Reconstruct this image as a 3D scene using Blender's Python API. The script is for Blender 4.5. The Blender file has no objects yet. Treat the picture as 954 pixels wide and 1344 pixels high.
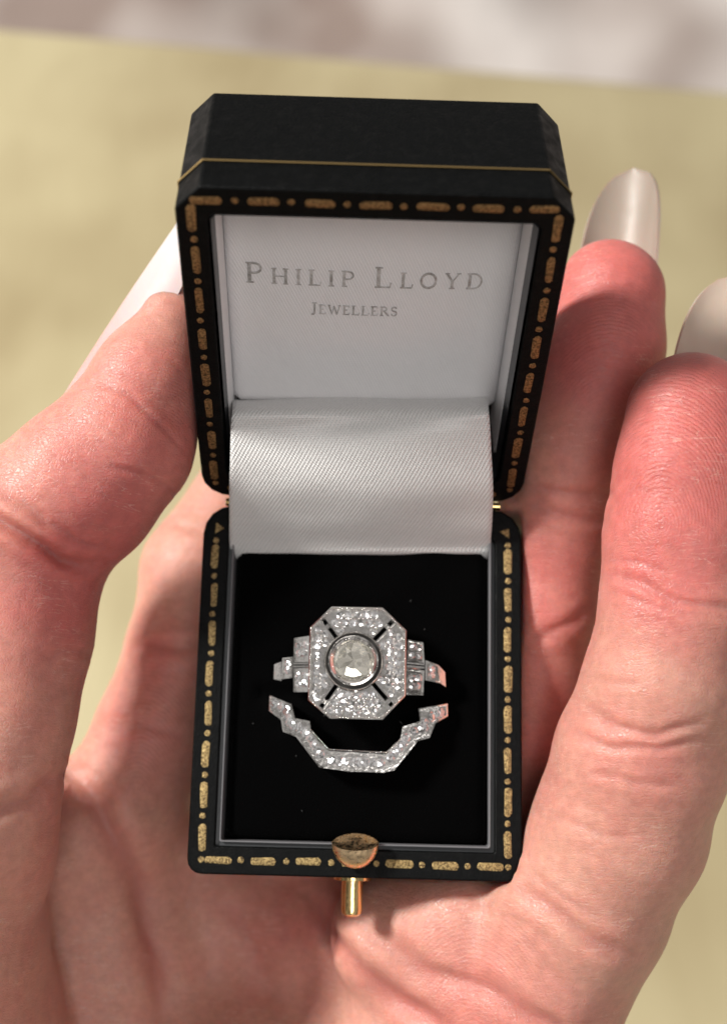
import bpy, bmesh, math, random
import numpy as np
from mathutils import Matrix, Vector
random.seed(7); rng = np.random.default_rng(7)
SC = bpy.context.scene
COL = SC.collection
# ------------------------------------------------------------------ frame
# everything is authored in centimetres in the frame of the box's base (x right, y towards the
# hinge, z out of the open base); W maps that frame into the world (metres, z up, table at 0)
TILT = math.radians(16.4)
LIFT = 0.30
ROT = Matrix.Rotation(TILT, 3, 'X')
W4 = Matrix.Translation((0, 0, LIFT)) @ ROT.to_4x4() @ Matrix.Scale(0.01, 4)
Rn = np.array(ROT)

def rotv(r):
    r = np.array(r, float); a = np.linalg.norm(r) + 1e-12; k = r / a
    K = np.array([[0, -k[2], k[1]], [k[2], 0, -k[0]], [-k[1], k[0], 0]])
    return np.eye(3) + np.sin(a) * K + (1 - np.cos(a)) * K @ K

CAM = np.array([0.5749, -1.0259, 17.3232]); CR = rotv([0.2024, 0.0296, 0.0199]); F = 1600.
def ray(px, py): return CR @ np.array([(px - 477) / F, -(py - 672) / F, -1.])
def at(px, py, z):
    d = ray(px, py); return CAM + d * (z - CAM[2]) / d[2]
def proj(V):
    q = (V - CAM) @ CR
    return 477 + F * q[:, 0] / -q[:, 2], 672 - F * q[:, 1] / -q[:, 2]
def toW(v): return Vector(Rn @ np.array(v) * .01) + Vector((0, 0, LIFT))
def dirW(v): return Vector(Rn @ np.array(v)).normalized()

# ------------------------------------------------------------------ camera
cd = bpy.data.cameras.new('camera'); cam = bpy.data.objects.new('camera', cd); COL.objects.link(cam)
cd.sensor_fit = 'HORIZONTAL'; cd.sensor_width = 36; cd.lens = 36 * F / 954
cd.clip_start = .01; cd.clip_end = 50
cam.matrix_world = Matrix.Translation(toW(CAM)) @ Matrix((Rn @ CR).tolist()).to_4x4()
cd.dof.use_dof = True; cd.dof.focus_distance = .159; cd.dof.aperture_fstop = cd.lens / 3.0
SC.camera = cam
# ------------------------------------------------------------------ world and lamps
wd = bpy.data.worlds.new('World'); SC.world = wd; wd.use_nodes = True
wn = wd.node_tree
bg = wn.nodes['Background']
tc = wn.nodes.new('ShaderNodeTexCoord'); nz = wn.nodes.new('ShaderNodeTexNoise'); cr = wn.nodes.new('ShaderNodeValToRGB')
nz.inputs['Scale'].default_value = 4.5; nz.inputs['Detail'].default_value = 2
cr.color_ramp.elements[0].position = .42; cr.color_ramp.elements[0].color = (.10, .09, .08, 1)
cr.color_ramp.elements[1].position = .62; cr.color_ramp.elements[1].color = (1.25, 1.2, 1.16, 1)
wn.links.new(tc.outputs['Generated'], nz.inputs['Vector']); wn.links.new(nz.outputs['Fac'], cr.inputs['Fac'])
wn.links.new(cr.outputs['Color'], bg.inputs['Color']); bg.inputs['Strength'].default_value = .37

def area(name, d, dist, size, power, col, target=(0, 0, 0)):
    l = bpy.data.lights.new(name, 'AREA'); l.shape = 'RECTANGLE'; l.size = size[0]; l.size_y = size[1]
    l.energy = power; l.color = col
    o = bpy.data.objects.new(name, l); COL.objects.link(o)
    t = toW(target); dd = dirW(d); o.location = t + dd * dist
    o.rotation_euler = dd.to_track_quat('Z', 'Y').to_euler()
    return o
area('window_light', (-.68, .42, .60), 1.3, (.18, .22), 27.5, (1, .965, .91))
area('room_bounce', (.13, -.27, .95), 1.2, (.5, .5), 4.3, (1, .96, .93))
vs = SC.view_settings; vs.view_transform = 'Standard'; vs.look = 'None'; vs.gamma = 1; vs.exposure = 0
vs.use_curve_mapping = False
cy = SC.cycles; cy.use_denoising = True; cy.max_bounces = 10; cy.transmission_bounces = 8; cy.glossy_bounces = 5
cy.caustics_reflective = True; cy.sample_clamp_indirect = 6

# ------------------------------------------------------------------ materials
def mat(name, base=(.5, .5, .5), rough=.5, metal=0, **kw):
    m = bpy.data.materials.new(name); m.use_nodes = True
    b = m.node_tree.nodes['Principled BSDF']
    b.inputs['Base Color'].default_value = (*base, 1); b.inputs['Roughness'].default_value = rough
    b.inputs['Metallic'].default_value = metal
    for k, v in kw.items(): b.inputs[k.replace('_', ' ')].default_value = v
    return m
def N(m, t, **kw):
    n = m.node_tree.nodes.new('ShaderNode' + t)
    for k, v in kw.items():
        if k in n.inputs: n.inputs[k].default_value = v
        else: setattr(n, k, v)
    return n
def L(m, a, b): m.node_tree.links.new(a, b)
def bsdf(m): return m.node_tree.nodes['Principled BSDF']
def coord(m, scale=100, kind='Object'):
    t = N(m, 'TexCoord'); s = N(m, 'VectorMath', operation='SCALE'); s.inputs['Scale'].default_value = scale
    L(m, t.outputs[kind], s.inputs[0]); return s.outputs[0]
def bump(m, src, strength, dist, prev=None):
    b = N(m, 'Bump'); b.inputs['Strength'].default_value = strength; b.inputs['Distance'].default_value = dist
    L(m, src, b.inputs['Height'])
    if prev is not None: L(m, prev, b.inputs['Normal'])
    return b.outputs['Normal']
def ramp(m, src, p0, c0, p1, c1):
    r = N(m, 'ValToRGB'); e = r.color_ramp.elements
    e[0].position = p0; e[0].color = (*c0, 1); e[1].position = p1; e[1].color = (*c1, 1)
    L(m, src, r.inputs['Fac']); return r.outputs['Color']
def noise(m, vec, scale, detail=3, rough=.5, dist=0):
    n = N(m, 'TexNoise', Scale=scale, Detail=detail, Roughness=rough, Distortion=dist); L(m, vec, n.inputs['Vector']); return n.outputs['Fac']

def leather():
    m = mat('black_leather', (.006, .0065, .007), .5)
    bsdf(m).inputs['Specular IOR Level'].default_value = .10
    v = coord(m)
    a = noise(m, v, 26, 4, .6); c = noise(m, v, 3, 3)
    n = bump(m, a, .55, .0002); n = bump(m, c, .3, .0003, n)
    L(m, n, bsdf(m).inputs['Normal'])
    L(m, ramp(m, noise(m, v, 6, 4), .35, (.36,) * 3, .7, (.6,) * 3), bsdf(m).inputs['Roughness'])
    L(m, ramp(m, noise(m, v, 9, 5, .7), .5, (.0022, .0026, .0028), .85, (.007, .007, .007)), bsdf(m).inputs['Base Color'])
    return m
def gold_leaf(dark):
    m = mat('gold_leaf', (.5, .33, .1), .38, 1)
    v = coord(m, 100, 'Generated'); v = coord(m)
    t = N(m, 'NewGeometry'); s = N(m, 'VectorMath', operation='SCALE'); s.inputs['Scale'].default_value = 100
    L(m, t.outputs['Position'], s.inputs[0]); v = s.outputs[0]
    f = noise(m, v, 34, 5, .7)
    col = ramp(m, f, .36, (.06, .035, .015), .58, (.50, .37, .17) if not dark else (.46, .29, .13))
    L(m, col, bsdf(m).inputs['Base Color'])
    L(m, ramp(m, f, .3, (.75,) * 3, .6, (.34,) * 3), bsdf(m).inputs['Roughness'])
    L(m, ramp(m, f, .34, (.3,) * 3, .46, (.95,) * 3), bsdf(m).inputs['Metallic'])
    L(m, bump(m, f, .9, .0002), bsdf(m).inputs['Normal'])
    return m
def satin(name, twill, base, strength=.6, rough=.42):
    m = mat(name, base, rough); v = coord(m, 1, 'UV') if twill == 'uv' else coord(m)
    b = bsdf(m); b.inputs['Sheen Weight'].default_value = .25
    mp = N(m, 'Mapping'); L(m, v, mp.inputs['Vector'])
    if twill == 'uv':
        def wave(vec):
            d = N(m, 'VectorMath', operation='DOT_PRODUCT'); L(m, v, d.inputs[0]); d.inputs[1].default_value = vec
            q = N(m, 'Math', operation='SINE'); L(m, d.outputs['Value'], q.inputs[0]); return q.outputs[0]
        tau = 2 * math.pi
        w1 = wave((tau / .054, tau / .10, 0)); w2 = wave((tau * .6, tau / .031, 0))
        pr = N(m, 'Math', operation='MULTIPLY_ADD'); L(m, w1, pr.inputs[0]); L(m, w2, pr.inputs[1]); L(m, w1, pr.inputs[2])
        hh = N(m, 'MapRange'); hh.inputs['From Min'].default_value = -2; hh.inputs['From Max'].default_value = 2; L(m, pr.outputs[0], hh.inputs['Value'])
        h = hh.outputs[0]
        n = bump(m, h, strength, .00022)
        L(m, ramp(m, h, .25, tuple(c * .78 for c in base), .8, base), b.inputs['Base Color'])
        f2 = noise(m, v, 30, 2)
        L(m, ramp(m, f2, .3, (.22,) * 3, .7, (.5,) * 3), b.inputs['Roughness'])
        b.inputs['Coat Weight'].default_value = .4; b.inputs['Coat Roughness'].default_value = .25
    else:
        mp.inputs['Rotation'].default_value = (0, 0, math.radians(-38))
        w = N(m, 'TexWave', Scale=9.5, Distortion=.8, Detail=1); w.inputs['Detail Scale'].default_value = 6
        L(m, mp.outputs[0], w.inputs['Vector']); n = bump(m, w.outputs['Fac'], strength, .00025)
        L(m, ramp(m, w.outputs['Fac'], 0, tuple(c * .96 for c in base), 1, base), b.inputs['Base Color'])
    n = bump(m, noise(m, v, 2.5, 3), .25, .0006, n)
    L(m, n, b.inputs['Normal']); return m
def velvet():
    m = mat('black_velvet', (.0012, .0012, .0013), .95); b = bsdf(m)
    b.inputs['Sheen Weight'].default_value = .015; b.inputs['Sheen Roughness'].default_value = .4
    b.inputs['Specular IOR Level'].default_value = .02
    v = coord(m); L(m, bump(m, noise(m, v, 60, 3), .7, .0003), b.inputs['Normal']); return m
def metal(name, col, rough, amt=.12):
    m = mat(name, col, rough, 1); v = coord(m)
    L(m, bump(m, noise(m, v, 14, 4), amt, .0002), bsdf(m).inputs['Normal'])
    L(m, ramp(m, noise(m, v, 22, 3), .3, (rough * .6,) * 3, .7, (rough * 1.5,) * 3), bsdf(m).inputs['Roughness'])
    return m
def diamond(name, tint, mt):
    m = mat(name, tint, .01); b = bsdf(m)
    b.inputs['Transmission Weight'].default_value = .6; b.inputs['IOR'].default_value = 2.3
    b.inputs['Metallic'].default_value = mt
    return m
def skin():
    m = mat('skin', (.6, .3, .22), .46); b = bsdf(m); v = coord(m)
    at_ = N(m, 'Attribute', attribute_name='flush'); cs = N(m, 'Attribute', attribute_name='crease')
    mot = noise(m, v, 1.3, 4, .6); fine = noise(m, v, 7, 4, .65)
    add = N(m, 'Math', operation='MULTIPLY_ADD'); L(m, mot, add.inputs[0]); add.inputs[1].default_value = .62
    L(m, at_.outputs['Fac'], add.inputs[2])
    c1 = ramp(m, add.outputs[0], .28, (.63, .335, .265), 1.1, (.585, .17, .155))
    mx = N(m, 'Mix', data_type='RGBA'); mx.blend_type = 'MULTIPLY'; mx.inputs['Factor'].default_value = 1
    L(m, c1, mx.inputs['A']); L(m, ramp(m, fine, .3, (.86, .83, .82), .7, (1.06, 1.04, 1.02)), mx.inputs['B'])
    pm = N(m, 'Mapping'); pm.inputs['Rotation'].default_value = (0, 0, -.25); pm.inputs['Scale'].default_value = (1.1, 7.5, 1.1); L(m, v, pm.inputs['Vector'])
    pl = ramp(m, noise(m, pm.outputs[0], 1.7, 3, .5, .5), .492, (1, 1, 1), .506, (0, 0, 0)); pl2 = ramp(m, noise(m, pm.outputs[0], 1.7, 3, .5, .5), .478, (0, 0, 0), .492, (1, 1, 1))
    lm = N(m, 'Math', operation='MULTIPLY'); L(m, pl, lm.inputs[0]); L(m, pl2, lm.inputs[1])
    lp_ = N(m, 'Math', operation='MULTIPLY'); L(m, lm.outputs[0], lp_.inputs[0]); L(m, ramp(m, noise(m, v, 1.1, 2), .48, (0,) * 3, .62, (.5,) * 3), lp_.inputs[1])
    mx3 = N(m, 'Mix', data_type='RGBA'); L(m, lp_.outputs[0], mx3.inputs['Factor']); L(m, mx.outputs['Result'], mx3.inputs['A']); mx3.inputs['B'].default_value = (.80, .55, .46, 1); mx = mx3
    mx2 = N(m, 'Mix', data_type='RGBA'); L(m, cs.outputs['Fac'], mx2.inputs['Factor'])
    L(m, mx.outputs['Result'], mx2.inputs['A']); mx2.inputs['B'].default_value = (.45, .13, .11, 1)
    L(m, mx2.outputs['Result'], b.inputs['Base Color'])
    b.inputs['Subsurface Weight'].default_value = .8; b.inputs['Subsurface Radius'].default_value = (1, .32, .17)
    b.inputs['Subsurface Scale'].default_value = .0028
    b.inputs['Specular IOR Level'].default_value = .42
    vo = N(m, 'TexVoronoi', Scale=17); vo.feature = 'DISTANCE_TO_EDGE'
    wv = N(m, 'Mapping'); L(m, v, wv.inputs['Vector']); wv.inputs['Scale'].default_value = (1, 1.5, 1)
    dn = N(m, 'TexNoise', Scale=5, Detail=2); L(m, v, dn.inputs['Vector'])
    ad = N(m, 'MixRGB') if False else N(m, 'VectorMath', operation='MULTIPLY_ADD')
    L(m, dn.outputs['Color'], ad.inputs[0]); ad.inputs[1].default_value = (.25, .25, .25); L(m, wv.outputs[0], ad.inputs[2])
    L(m, ad.outputs[0], vo.inputs['Vector'])
    n = bump(m, ramp(m, vo.outputs['Distance'], 0, (0,) * 3, .16, (1,) * 3), .30, .00012)
    # friction ridges
    rx = N(m, 'Attribute', attribute_name='ridge'); amt = N(m, 'Attribute', attribute_name='ridge_amt')
    r2 = N(m, 'Math', operation='MULTIPLY_ADD'); L(m, fine, r2.inputs[0]); r2.inputs[1].default_value = 9; L(m, rx.outputs['Fac'], r2.inputs[2])
    sn = N(m, 'Math', operation='SINE'); L(m, r2.outputs[0], sn.inputs[0])
    ml = N(m, 'Math', operation='MULTIPLY'); L(m, sn.outputs[0], ml.inputs[0]); L(m, amt.outputs['Fac'], ml.inputs[1])
    n = bump(m, ml.outputs[0], .5, .00006, n)
    # long faint cross wrinkles
    mp = N(m, 'Mapping'); mp.inputs['Scale'].default_value = (.9, 5.5, .9); L(m, v, mp.inputs['Vector'])
    wr = noise(m, mp.outputs[0], 2.2, 4, .6, .4)
    n = bump(m, ramp(m, wr, .42, (0,) * 3, .54, (1,) * 3), .15, .00018, n)
    n = bump(m, noise(m, v, 30, 2), .15, .0001, n)
    L(m, n, b.inputs['Normal'])
    L(m, ramp(m, fine, .3, (.32,) * 3, .7, (.5,) * 3), b.inputs['Roughness'])
    return m
def nailmat(g=1.):
    m = mat('nail_polish', (.66, .54, .47), .42); b = bsdf(m)
    t = N(m, 'TexCoord'); sp = N(m, 'SeparateXYZ'); L(m, t.outputs['UV'], sp.inputs[0])
    L(m, ramp(m, sp.outputs['Y'], .2, (.42 * g, .29 * g, .24 * g), .75, (.31 * g, .25 * g, .205 * g)), b.inputs['Base Color'])
    b.inputs['Subsurface Weight'].default_value = .3; b.inputs['Subsurface Scale'].default_value = .001
    b.inputs['Coat Weight'].default_value = .35; b.inputs['Coat Roughness'].default_value = .07
    v = coord(m); L(m, bump(m, noise(m, v, 1.5, 2), .25, .0008), b.inputs['Normal'])
    return m
def pinknail():
    m = nailmat(1.6); rr = [n for n in m.node_tree.nodes if n.type == 'VALTORGB'][0].color_ramp.elements
    rr[0].position = .35; rr[0].color = (.66, .38, .37, 1); rr[1].position = .85; rr[1].color = (.66, .62, .62, 1); return m
def table_mat():
    m = mat('pale_wood', (.6, .52, .3), .42); v = coord(m)
    mp = N(m, 'Mapping'); mp.inputs['Scale'].default_value = (.22, .06, 1); mp.inputs['Rotation'].default_value = (0, 0, .1); L(m, v, mp.inputs['Vector'])
    f = noise(m, mp.outputs[0], 1.6, 5, .6, .6); g = noise(m, v, .05, 3)
    c = ramp(m, f, .3, (.52, .45, .27), .7, (.58, .51, .315))
    mx = N(m, 'Mix', data_type='RGBA'); mx.blend_type = 'MULTIPLY'; mx.inputs['Factor'].default_value = 1
    L(m, c, mx.inputs['A']); L(m, ramp(m, g, .3, (.66, .60, .55), .56, (1.04, 1.04, 1.04)), mx.inputs['B'])
    L(m, mx.outputs['Result'], bsdf(m).inputs['Base Color'])
    return m
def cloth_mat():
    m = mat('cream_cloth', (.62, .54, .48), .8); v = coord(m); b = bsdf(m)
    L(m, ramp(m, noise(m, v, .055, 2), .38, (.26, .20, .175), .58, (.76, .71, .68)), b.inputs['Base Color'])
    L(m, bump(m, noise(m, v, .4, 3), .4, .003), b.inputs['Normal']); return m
def foilmat():
    m = mat('faded_silver_foil', (.44, .43, .41), .45, .3); v = coord(m)
    L(m, ramp(m, noise(m, v, 9, 4, .7), .36, (.33, .32, .305), .62, (.66, .65, .65)), bsdf(m).inputs['Base Color']); L(m, bump(m, noise(m, v, 20, 3), .8, .0002), bsdf(m).inputs['Normal']); return m
M = dict(leather=leather(), gold=gold_leaf(False), gold2=gold_leaf(True), satin=satin('white_satin', 'obj', (.87, .86, .87), .28),
    ribbon=satin('satin_ribbon', 'uv', (.88, .88, .87), .9), velvet=velvet(), wgold=metal('white_gold', (.86, .84, .81), .12, .16), polish=metal('polished_white_gold', (.86, .84, .81), .09, .12), oxid_shadow=mat('oxidised_shadow_groove', (.03, .028, .026), .5, .5),
    brass=metal('polished_brass', (.86, .62, .28), .17), brass2=metal('rose_brass', (.95, .70, .42), .3), diam=diamond('diamond', (.97, .97, .98), .55), diam2=diamond('bright_diamond', (.98, .98, .98), .8),
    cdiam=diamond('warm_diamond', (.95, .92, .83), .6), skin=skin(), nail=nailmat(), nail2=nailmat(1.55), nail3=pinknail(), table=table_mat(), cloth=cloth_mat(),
    card=mat('grey_card', (.15, .15, .16), .6), paper=mat('black_paper', (.03, .033, .037), .42), foil=foilmat(),
    lint=mat('lint', (.05, .05, .05), .8))
# ------------------------------------------------------------------ object helpers
def thing(name, label, cat, base=(0, 0, 0), group=None):
    o = bpy.data.objects.new(name, None); COL.objects.link(o); o.empty_display_size = .01
    o.location = toW(base); o.rotation_euler = (TILT, 0, 0)
    o['label'] = label; o['category'] = cat; o['_b'] = list(base)
    if group: o['group'] = group
    return o
def mesh(name, V, Fc, m, smooth=30, uv=None):
    me = bpy.data.meshes.new(name); me.from_pydata([tuple(map(float, v)) for v in V], [], [tuple(map(int, f)) for f in Fc]); me.validate(); me.update()
    if m is not None: me.materials.append(m)
    if smooth:
        me.polygons.foreach_set('use_smooth', [True] * len(me.polygons))
        if smooth < 180: me.set_sharp_from_angle(angle=math.radians(smooth))
    return me
BASE = {}
def part(name, V, Fc, m, parent, smooth=30, label=None, bevel=0, seg=2, sub=0, local=None, kind=None):
    """V in base-frame cm; the part hangs under parent with an identity transform"""
    b = np.array(BASE.get(parent.name, (0, 0, 0)))
    me = mesh(name, (np.array(V, float) - b) * .01, Fc, m, smooth)
    o = bpy.data.objects.new(name, me); COL.objects.link(o); o.parent = parent
    BASE[o.name] = b
    if bevel:
        md = o.modifiers.new('bevel', 'BEVEL'); md.width = bevel * .01; md.segments = seg; md.limit_method = 'ANGLE'; md.angle_limit = math.radians(28)
        md.harden_normals = False
    if sub:
        md = o.modifiers.new('sub', 'SUBSURF'); md.levels = md.render_levels = sub
    if label: o['label'] = label
    if kind: o['kind'] = kind
    return o
def root(name, label, cat, base=(0, 0, 0), group=None):
    o = thing(name, label, cat, base, group); del o['_b']; BASE[o.name] = base; return o
class MB:
    def __init__(s): s.V = []; s.F = []
    def add(s, V, Fc):
        n = len(s.V); s.V += [tuple(v) for v in V]; s.F += [tuple(i + n for i in f) for f in Fc]; return s
def prism(poly, z0, z1, T=None):
    n = len(poly); V = [(x, y, z0) for x, y in poly] + [(x, y, z1) for x, y in poly]
    Fc = [tuple(range(n))[::-1], tuple(range(n, 2 * n))] + [(i, (i + 1) % n, n + (i + 1) % n, n + i) for i in range(n)]
    if T is not None: V = [T(v) for v in V]
    return V, Fc
def loft(loops, close_ends=True, cyclic=True):
    n = len(loops[0]); V = [v for l in loops for v in l]; Fc = []
    for k in range(len(loops) - 1):
        for i in range(n if cyclic else n - 1):
            j = (i + 1) % n; Fc.append((k * n + i, k * n + j, (k + 1) * n + j, (k + 1) * n + i))
    if close_ends: Fc.append(tuple(range(n))[::-1]); Fc.append(tuple((len(loops) - 1) * n + i for i in range(n)))
    return V, Fc
def rloop(w, h, cs, inset=0, cy=0, segs=4):
    """outline w x h (cm); cs = per corner (BL, BR, TR, TL): ('c'|'r', size)"""
    out = []; X, Y = w / 2 - inset, h / 2 - inset
    for k, (sx, sy) in enumerate([(-1, -1), (1, -1), (1, 1), (-1, 1)]):
        typ, r = cs[k]; r = max(r - inset * .6, .03); cxx, cyy = sx * (X - r), sy * (Y - r) + cy
        a0 = [180, 270, 0, 90][k]
        for i in range(segs + 1):
            if typ == 'r':
                a = math.radians(a0 + 90 * i / segs); out.append((cxx + r * math.cos(a), cyy + r * math.sin(a)))
            else:
                a, b = math.radians(a0), math.radians(a0 + 90); t = i / segs
                p = (math.cos(a) * (1 - t) + math.cos(b) * t, math.sin(a) * (1 - t) + math.sin(b) * t)
                out.append((cxx + r * p[0], cyy + r * p[1]))
    return out
def z3(loop, z, T=None):
    l = [(x, y, z) for x, y in loop]; return [T(v) for v in l] if T else l
# ------------------------------------------------------------------ hand (signed distance field -> one continuous surface)
RL = rotv([1.0583, 0, 0]) @ rotv([0, .0288, -.0442]); HL = np.array([0, 2.6997, .0337])
def LT(v): return tuple(HL + RL @ np.array(v, float))
LW, LL, LD = 4.6, 5.246, 2.0

CH = {  # px, py, z, radius
 'thumb': [(226,425,1.1,.56),(200,500,1.1,.80),(160,585,1.0,.98),(105,640,.9,1.10),(32,700,.7,1.22),(20,830,.65,1.03),(-8,950,.75,1.06),(-50,1080,.7,1.28)],
 'thenar': [(-90,1130,0,1.65),(-165,1270,-.5,2.4),(-170,1430,-1.2,2.9)],
 'web': [(40,1085,-2.0,1.0),(110,1150,-2.9,1.1),(140,1260,-3.4,1.4),(140,1400,-3.9,1.8)],
 'index': [(160,1060,-2.5,1.0),(207,950,-2.6,.93),(243,850,-2.7,.93),(262,750,-2.75,.94),(340,620,-3.2,.85),(420,500,-3.1,.8),(480,400,-2.3,.72)],
 'middle': [(400,1050,-3.6,1.1),(480,850,-3.9,.95),(560,600,-3.7,.85),(600,480,-3.0,.75)],
 'ring': [(802,385,.3,.80),(790,455,.15,.88),(752,600,-.3,.90),(728,700,-.7,.90),(712,800,-1.1,.93),(690,960,-1.8,1.0),(640,1120,-2.6,1.1)],
 'pinky': [(905,548,1.6,.86),(900,620,1.55,.94),(893,700,1.45,.96),(886,800,1.25,.97),(868,900,.95,1.03),(842,990,.5,1.13),(812,1090,0,1.16),(758,1190,-.6,1.22),(688,1310,-1.4,1.42)],
 'palm': [(150,1070,-3.6,1.15),(270,1190,-4.2,1.3),(390,1230,-4.2,1.4),(520,1230,-3.4,1.35),(640,1200,-2.8,1.35)],
 'palm2': [(640,1270,-2.0,1.55),(610,1345,-2.4,1.6),(540,1440,-3.1,2.1)],
 'palm3': [(220,1300,-4.6,1.6),(330,1400,-4.9,2.0)],
 'palm4': [(520,1225,-1.75,.95),(610,1215,-1.35,1.0),(700,1240,-1.35,1.12)],
 'arm': [(330,1500,-4.0,2.6),(300,1700,-4.6,2.6),(260,2000,-5.6,2.7)],
}
CHB = {k: [(*at(a, b, z), r) for a, b, z, r in v] for k, v in CH.items()}
H = .07
lo = np.array([-7.0, -11.5, -7.6]); hi = np.array([7.0, 7.0, 3.4])
n3 = np.ceil((hi - lo) / H).astype(int)
ax = [lo[i] + H * np.arange(n3[i]) for i in range(3)]
BIG = 3.0
def smin(a, b, k):
    h = np.clip(.5 + .5 * (b - a) / k, 0, 1); return b * (1 - h) + a * h - k * h * (1 - h)
def chain_field(ch, k=.18):
    Fd = np.full(n3, BIG, np.float32)
    for (x0, y0, z0, r0), (x1, y1, z1, r1) in zip(ch[:-1], ch[1:]):
        a = np.array([x0, y0, z0]); b = np.array([x1, y1, z1]); rm = max(r0, r1) + 1.6
        i0 = np.clip(((np.minimum(a, b) - rm - lo) / H).astype(int), 0, n3); i1 = np.clip(((np.maximum(a, b) + rm - lo) / H).astype(int) + 1, 0, n3)
        if (i1 <= i0).any(): continue
        X, Y, Z = [ax[i][i0[i]:i1[i]].astype(np.float32) for i in range(3)]
        X = X[:, None, None]; Y = Y[None, :, None]; Z = Z[None, None, :]
        d = b - a; l2 = (d ** 2).sum()
        t = np.clip(((X - a[0]) * d[0] + (Y - a[1]) * d[1] + (Z - a[2]) * d[2]) / l2, 0, 1)
        ts = t
        D = np.sqrt((X - a[0] - d[0] * t) ** 2 + (Y - a[1] - d[1] * t) ** 2 + (Z - a[2] - d[2] * t) ** 2) - (r0 + (r1 - r0) * ts)
        s = tuple(slice(i0[i], i1[i]) for i in range(3)); Fd[s] = smin(Fd[s], D, k)
    return Fd
fields = {k: chain_field(v) for k, v in CHB.items()}
palm = fields['palm']
for k in ('web', 'palm2', 'palm3', 'arm'): palm = smin(palm, fields[k], .7)
palm = smin(palm, fields['palm4'], .35)
thumb = smin(fields['thumb'], fields['thenar'], .45)
S = smin(thumb, palm, .45)
S = smin(S, smin(fields['index'], palm, .5), .05)
S = smin(S, smin(fields['middle'], palm, .5), .05)
S = smin(S, smin(fields['ring'], palm, .4), .05)
S = smin(S, smin(fields['pinky'], palm, .22), .05)
del fields
G = np.stack(np.meshgrid(*[a.astype(np.float32) for a in ax], indexing='ij'), -1)
def boxf(P, c, h):
    q = np.abs(P - np.array(c, np.float32)) - np.array(h, np.float32)
    return np.sqrt((np.maximum(q, 0) ** 2).sum(-1)) + np.minimum(q.max(-1), 0)
bx_ = boxf(G, (0, 0, -1.08), (2.25, 2.55, 1.1)) - .06
Gl = (G - HL.astype(np.float32)) @ RL.astype(np.float32)
lx_ = boxf(Gl, (0, LL / 2, -LD / 2), (LW / 2 - .05, LL / 2 - .05, LD / 2 - .05)) - .06
S = np.maximum(S, -np.minimum(bx_, lx_)); del G, Gl, bx_, lx_
S[:, 0, :] = 1; S[0] = 1; S[-1] = 1; S[:, :, 0] = 1

def surface_nets(V):
    s = V < 0
    c = s[:-1, :-1, :-1].astype(np.int8)
    tot = np.zeros(c.shape, np.int8)
    for i in (0, 1):
        for j in (0, 1):
            for k in (0, 1):
                tot += s[i:i + c.shape[0], j:j + c.shape[1], k:k + c.shape[2]]
    act = (tot > 0) & (tot < 8); ids = np.full(c.shape, -1, np.int64); I = np.argwhere(act); ids[act] = np.arange(len(I))
    acc = np.zeros((len(I), 3)); cnt = np.zeros(len(I))
    corners = [(i, j, k) for i in (0, 1) for j in (0, 1) for k in (0, 1)]
    for a in corners:
        for ax_ in range(3):
            if a[ax_] == 0:
                b = list(a); b[ax_] = 1
                va = V[I[:, 0] + a[0], I[:, 1] + a[1], I[:, 2] + a[2]]; vb = V[I[:, 0] + b[0], I[:, 1] + b[1], I[:, 2] + b[2]]
                m = (va < 0) != (vb < 0); t = np.where(m, va / np.where(m, va - vb, 1), 0)
                p = np.tile(np.array(a, float), (len(I), 1)); p[:, ax_] += t
                acc[m] += p[m]; cnt[m] += 1
    P = (I + acc / cnt[:, None]) * H + lo
    Fs = []
    for ax_ in range(3):
        o1, o2 = [(1, 2), (2, 0), (0, 1)][ax_]
        sl0 = [slice(None)] * 3; sl1 = [slice(None)] * 3; sl0[ax_] = slice(0, -1); sl1[ax_] = slice(1, None)
        A, B = s[tuple(sl0)], s[tuple(sl1)]
        E = np.argwhere(A != B)
        E = E[(E[:, o1] > 0) & (E[:, o2] > 0) & (E[:, o1] < c.shape[o1]) & (E[:, o2] < c.shape[o2])]
        fl = A[tuple(E.T)]
        def g(d1, d2):
            q = E.copy(); q[:, o1] -= d1; q[:, o2] -= d2; return ids[tuple(q.T)]
        q = np.stack([g(1, 1), g(0, 1), g(0, 0), g(1, 0)], 1); q[~fl] = q[~fl][:, ::-1]; Fs.append(q)
    return P, np.concatenate(Fs)
HV, HF = surface_nets(S)
del S
def normals(V, Fq):
    n = np.cross(V[Fq[:, 2]] - V[Fq[:, 0]], V[Fq[:, 3]] - V[Fq[:, 1]]); out = np.zeros_like(V)
    for i in range(4): np.add.at(out, Fq[:, i], n)
    return out / (np.linalg.norm(out, axis=1)[:, None] + 1e-9)
def relax(V, Fq, it, lam=.5):
    e = np.concatenate([Fq[:, [0, 1]], Fq[:, [1, 2]], Fq[:, [2, 3]], Fq[:, [3, 0]]])
    for _ in range(it):
        acc = np.zeros_like(V); cnt = np.zeros(len(V))
        np.add.at(acc, e[:, 0], V[e[:, 1]]); np.add.at(cnt, e[:, 0], 1); V = V + lam * (acc / cnt[:, None] - V)
    return V
HV = relax(HV, HF, 6)
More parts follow.
